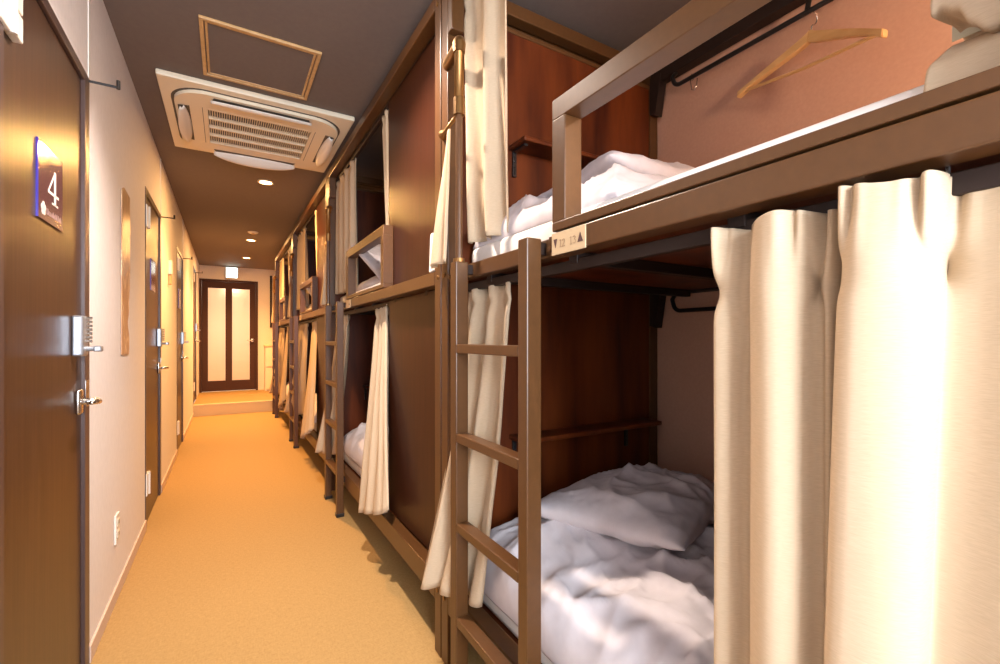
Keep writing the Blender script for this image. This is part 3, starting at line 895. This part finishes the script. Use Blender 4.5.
def puff(name, label, cat, group, x0, x1, y0, y1, z0, thick, seed, wr=0.012, pw=4.0, shape=None, n=84, mat='linen', rot=None, wob=0.012):
    cx, cy = (x0 + x1) / 2, (y0 + y1) / 2
    hx, hy = (x1 - x0) / 2, (y1 - y0) / 2
    bm = NB()
    def pt(i, j, top):
        a = math.sin((2 * i / n - 1) * PI / 2) ; b = math.sin((2 * j / n - 1) * PI / 2)
        f = max(0, 1 - abs(a) ** pw) * max(0, 1 - abs(b) ** pw)
        f = f ** 0.5
        X, Y = a * hx, b * hy
        X += wob * noise.noise(Vector((a * 1.7, b * 2.3, seed))); Y += wob * noise.noise(Vector((a * 2.1, b * 1.9, seed + 9)))
        if top:
            h = thick * f
            if shape: h *= shape(a, b)
            h += wr * wrinkle(X + seed, Y, seed) * min(1, f * 1.3)
            h = max(h, 0.0005)
            # bulge outwards
            X += 0.014 * a * math.sin(min(1, h / max(thick, 1e-3)) * PI) * abs(a) ** 3
            return Vector((X, Y, h))
        return Vector((X, Y, 0.0))
    T = [[bm.verts.new(pt(i, j, True)) for i in range(n + 1)] for j in range(n + 1)]
    for j in range(n):
        for i in range(n):
            bm.faces.new((T[j][i], T[j][i + 1], T[j + 1][i + 1], T[j + 1][i]))
    rim = [T[0][i] for i in range(n + 1)] + [T[j][n] for j in range(1, n + 1)] + [T[n][i] for i in range(n - 1, -1, -1)] + [T[j][0] for j in range(n - 1, 0, -1)]
    bm.faces.new(rim[::-1])
    o = obj(name, bm, M[mat], None, True)
    o.location = (cx, cy, z0)
    if rot: o.rotation_euler = rot
    return tag(o, label, cat, group)

def pillow(label, loc, rot, seed, lx=0.30, ly=0.22, th=0.075):
    n = 70
    bm = NB()
    def pt(i, j, sg):
        a, b = 2 * i / n - 1, 2 * j / n - 1
        f = (max(0, 1 - abs(a) ** 2.6) * max(0, 1 - abs(b) ** 2.6)) ** 0.55
        pinch = 1 - 0.06 * (1 - abs(a)) * abs(b) ** 2
        X, Y = a * lx * (1 - 0.07 * (1 - b * b)), b * ly * (1 - 0.07 * (1 - a * a)) * pinch
        return Vector((X, Y, sg * th * f + 0.024 * wrinkle(X * 1.2 + seed, Y * 1.2, seed) * f))
    A = [[bm.verts.new(pt(i, j, 1)) for i in range(n + 1)] for j in range(n + 1)]
    B = [[A[j][i] if i in (0, n) or j in (0, n) else bm.verts.new(pt(i, j, -1)) for i in range(n + 1)] for j in range(n + 1)]
    for j in range(n):
        for i in range(n):
            bm.faces.new((A[j][i], A[j][i + 1], A[j + 1][i + 1], A[j + 1][i]))
            bm.faces.new((B[j][i], B[j + 1][i], B[j + 1][i + 1], B[j][i + 1]))
    o = obj('pillow', bm, M['linen'], None, True)
    o.location = loc; o.rotation_euler = rot
    return tag(o, label, 'pillow', 'white pillows on the bunks')

def mattress(label, y0, z0, z1, k):
    bm = NB(); box(bm, -0.462, 0.462, 0.0, 1.98, 0, z1 - z0, 0.028, 4)
    o = obj('mattress', bm, M['sheet'], None, True); o.location = (1.187, y0, z0)
    return tag(o, label, 'mattress', 'white mattresses on the bunks')

for k in range(4):
    yk = Y0 + PITCH * k; q = ORD[k] + ' bunk'
    mattress('white sheeted mattress on the upper deck of the ' + q, yk + 0.068, 1.353, 1.448, k)
    mattress('white sheeted mattress on the lower deck of the ' + q, yk + 0.068, 0.243, 0.345, k)
    if k == 0:
        sh = lambda a, b: 0.88 + 0.10 * sstep(-0.2, 0.9, b) + 0.06 * math.sin(2.2 * a + 1.5)
        puff('duvet', 'puffy white duvet heaped on the nearest lower deck behind the ladder', 'duvet', 'folded duvets on the bunks', 0.704, 1.645, 0.36, 1.415, 0.315, 0.235, 1.7, wr=0.034, shape=sh, n=150, pw=6.0)
        pillow('crumpled white pillow lying on the nearest lower duvet', (1.225, 1.085, 0.570), (R(-3), R(3), R(16)), 2.2, 0.335, 0.27, 0.085)
        puff('duvet', 'white duvet folded at the far end of the nearest upper deck', 'duvet', 'folded duvets on the bunks', 0.735, 1.60, 0.72, 1.40, 1.440, 0.150, 5.3, wr=0.034, n=100,
             shape=lambda a, b: 0.80 + 0.25 * sstep(-0.5, 0.7, b))
        pillow('white pillow on top of the folded duvet of the nearest upper deck', (1.17, 1.10, 1.625), (R(4), R(-2), R(80)), 6.1, 0.24, 0.24, 0.075)
    else:
        puff('duvet', 'pinkish white duvet heaped on the lower deck of the ' + q, 'duvet', 'folded duvets on the bunks', 0.715, 1.62, yk + 1.0, yk + 2.02, 0.330, 0.22, 2.0 + k * 1.3, wr=0.030, n=60)
        puff('duvet', 'white folded duvet lying on the upper deck of the ' + q, 'duvet', 'folded duvets on the bunks', 0.74, 1.58, yk + 0.95, yk + 1.92, 1.440, 0.09, 3.0 + k * 1.7, wr=0.014, n=60)
        pillow('white pillow propped up behind the guard rail of the ' + q, (0.86, yk + 1.20, 1.600), (R(38), R(-12), R(6)), 4 + k, 0.17, 0.22, 0.05)

# ------------------------------------------------------------------ hanger and hook
t = thing('coat_hanger', 'honey wooden coat hanger on the rod of the nearest upper deck', 'hanger', (1.638, 0.745, 2.168), R(-12))
t.rotation_euler = (R(9), 0, R(-12))
bm = NB()
def arm(sg):
    n = 16
    rings = []
    for i in range(n + 1):
        f = i / n
        y = sg * 0.250 * f
        z = -0.042 - 0.062 * f ** 0.7 - 0.045 * f * f
        hh = 0.013 * (1 - f) ** 1.2 + 0.010 + 0.004 * max(0, f - 0.85) / 0.15; dd = 0.010 + 0.002 * f
        x = -0.022 * f * f
        rings.append([(x - dd, y, z - hh), (x + dd, y, z - hh), (x + dd * 1.0, y, z + hh * 0.6), (x - dd * 1.0, y, z + hh * 0.6)])
    V = [[bm.verts.new(p) for p in r] for r in rings]
    for i in range(n):
        for j in range(4):
            bm.faces.new((V[i][j], V[i][(j + 1) % 4], V[i + 1][(j + 1) % 4], V[i + 1][j]))
    bm.faces.new(V[0]); bm.faces.new(V[-1])
arm(1); arm(-1)
bmesh.ops.bevel(bm, geom=list(bm.edges), offset=0.0025, segments=2, affect='EDGES')
obj('shoulders', bm, M['hanger'], t)
bm = NB(); tube(bm, [(-0.020, 0.232, -0.143), (-0.012, 0, -0.148), (-0.020, -0.232, -0.143)], 0.0055, 10)
obj('trouser_bar', bm, M['hanger'], t)
bm = NB()
tube(bm, [(0, 0, -0.045), (0, 0, -0.016)] + [Vector(p) for p in arc((0, 0, 0.006), Vector((0, -0.0, -1)), Vector((1, 0, 0)), 0.019, 0.15, PI * 1.25, 12)], 0.002, 8)
obj('hook', bm, M['chrome'], t)
bm = NB()
tube(bm, [(1.645, 1.20, 2.222)] + [Vector(p) for p in arc((1.645, 1.20, 2.208), Vector((0, 0, 1)), Vector((1, 0, 0)), 0.0115, 0, PI * 1.2, 8)] + [(1.638, 1.20, 2.19), (1.632, 1.19, 2.15), (1.632, 1.178, 2.142), (1.634, 1.168, 2.16), (1.640, 1.17, 2.19)], 0.0018, 8)
tag(obj('wire_hook', bm, M['chrome'], None, True), 'small clear wire hook on the rod of the nearest upper deck', 'hook')

# ------------------------------------------------------------------ light
WARM = (1.0, 0.51, 0.165)
def lamp(y, w_disc, w_spot, size, col=WARM):
    l = bpy.data.lights.new('downlight lamp', 'AREA'); l.shape = 'DISK'; l.size = 0.09; l.energy = w_disc; l.color = col
    o = bpy.data.objects.new('downlight lamp', l); COL.objects.link(o); o.location = (0.285, y, H - 0.012)
    l = bpy.data.lights.new('downlight beam', 'SPOT'); l.energy = w_spot; l.color = col
    l.spot_size = R(size); l.spot_blend = 0.8; l.shadow_soft_size = 0.04
    o = bpy.data.objects.new('downlight beam', l); COL.objects.link(o); o.location = (0.285, y, H - 0.014)
l = bpy.data.lights.new('added ceiling lamp', 'AREA'); l.shape = 'DISK'; l.size = 0.10; l.energy = 9; l.color = (1.0, 0.88, 0.78)  # unseen overhead source added to brighten the near end
o = bpy.data.objects.new('added ceiling lamp', l); COL.objects.link(o); o.location = (0.285, -0.93, H - 0.012)
for y, wd, wsp, sz in ((4.29, 28, 230, 125), (6.91, 26, 230, 125), (8.44, 30, 330, 135)): lamp(y, wd, wsp, sz)
lamp(1.67, 6, 260, 130, (1.0, 0.83, 0.70))
for (a, b), e in zip(WINS, (165,)):
    l = bpy.data.lights.new('daylight', 'AREA'); l.shape = 'RECTANGLE'; l.size = b - a + 0.1; l.size_y = 1.5; l.energy = e; l.color = (0.82, 0.90, 1.0)  # area light for the opening added in the back wall
    o = bpy.data.objects.new('daylight', l); COL.objects.link(o); o.location = ((a + b) / 2, YB - 0.2, 1.45); o.rotation_euler = (R(90), 0, 0)
# reading fill lamp added out of frame to brighten the nearest upper deck
t = thing('added_reading_lamp', 'made-up small reading fill lamp at the near end of the nearest upper deck', 'lamp', (1.22, Y0 + 0.045, 1.95))
bm = NB(); box(bm, -0.04, 0.04, 0, 0.02, -0.05, 0.05, 0.005); obj('lamp_base', bm, M['white'], t)
bm = NB(); tube(bm, [(0, 0.02, 0), (0, 0.05, 0.0)], 0.008, 10); obj('lamp_arm', bm, M['chrome'], t)
bm = NB(); tube(bm, [(0, 0.05, 0.05), (0, 0.05, -0.02)], [0.02, 0.035], 18); obj('lamp_shade', bm, M['white'], t, True)
l = bpy.data.lights.new('reading fill lamp', 'POINT'); l.energy = 45; l.color = (1.0, 0.74, 0.50); l.shadow_soft_size = 0.05
o = bpy.data.objects.new('reading fill lamp', l); COL.objects.link(o); o.location = (1.20, Y0 + 0.17, 1.97)
l = bpy.data.lights.new('hall lamp', 'POINT'); l.energy = 120; l.color = (1.0, 0.8, 0.62); l.shadow_soft_size = 0.15
o = bpy.data.objects.new('hall lamp', l); COL.objects.link(o); o.location = (0.1, YE + 0.8, 2.2)

w = bpy.data.worlds.new('World'); scene.world = w; w.use_nodes = True
bg = w.node_tree.nodes['Background']
bg.inputs['Color'].default_value = (0.80, 0.88, 1.0, 1); bg.inputs['Strength'].default_value = 1.0

# ------------------------------------------------------------------ camera
cam = bpy.data.cameras.new('Camera'); cam.sensor_width = 36; cam.lens = 455 / 1000 * 36; cam.shift_y = 0.007; cam.clip_start = 0.02
co = bpy.data.objects.new('Camera', cam); COL.objects.link(co)
co.location = (0, 0, 1.13); co.rotation_euler = (R(90), 0, R(-31.05))
scene.camera = co
vs = scene.view_settings
vs.view_transform = 'Standard'; vs.look = 'None'; vs.gamma = 1; vs.exposure = 0.0; vs.use_curve_mapping = False
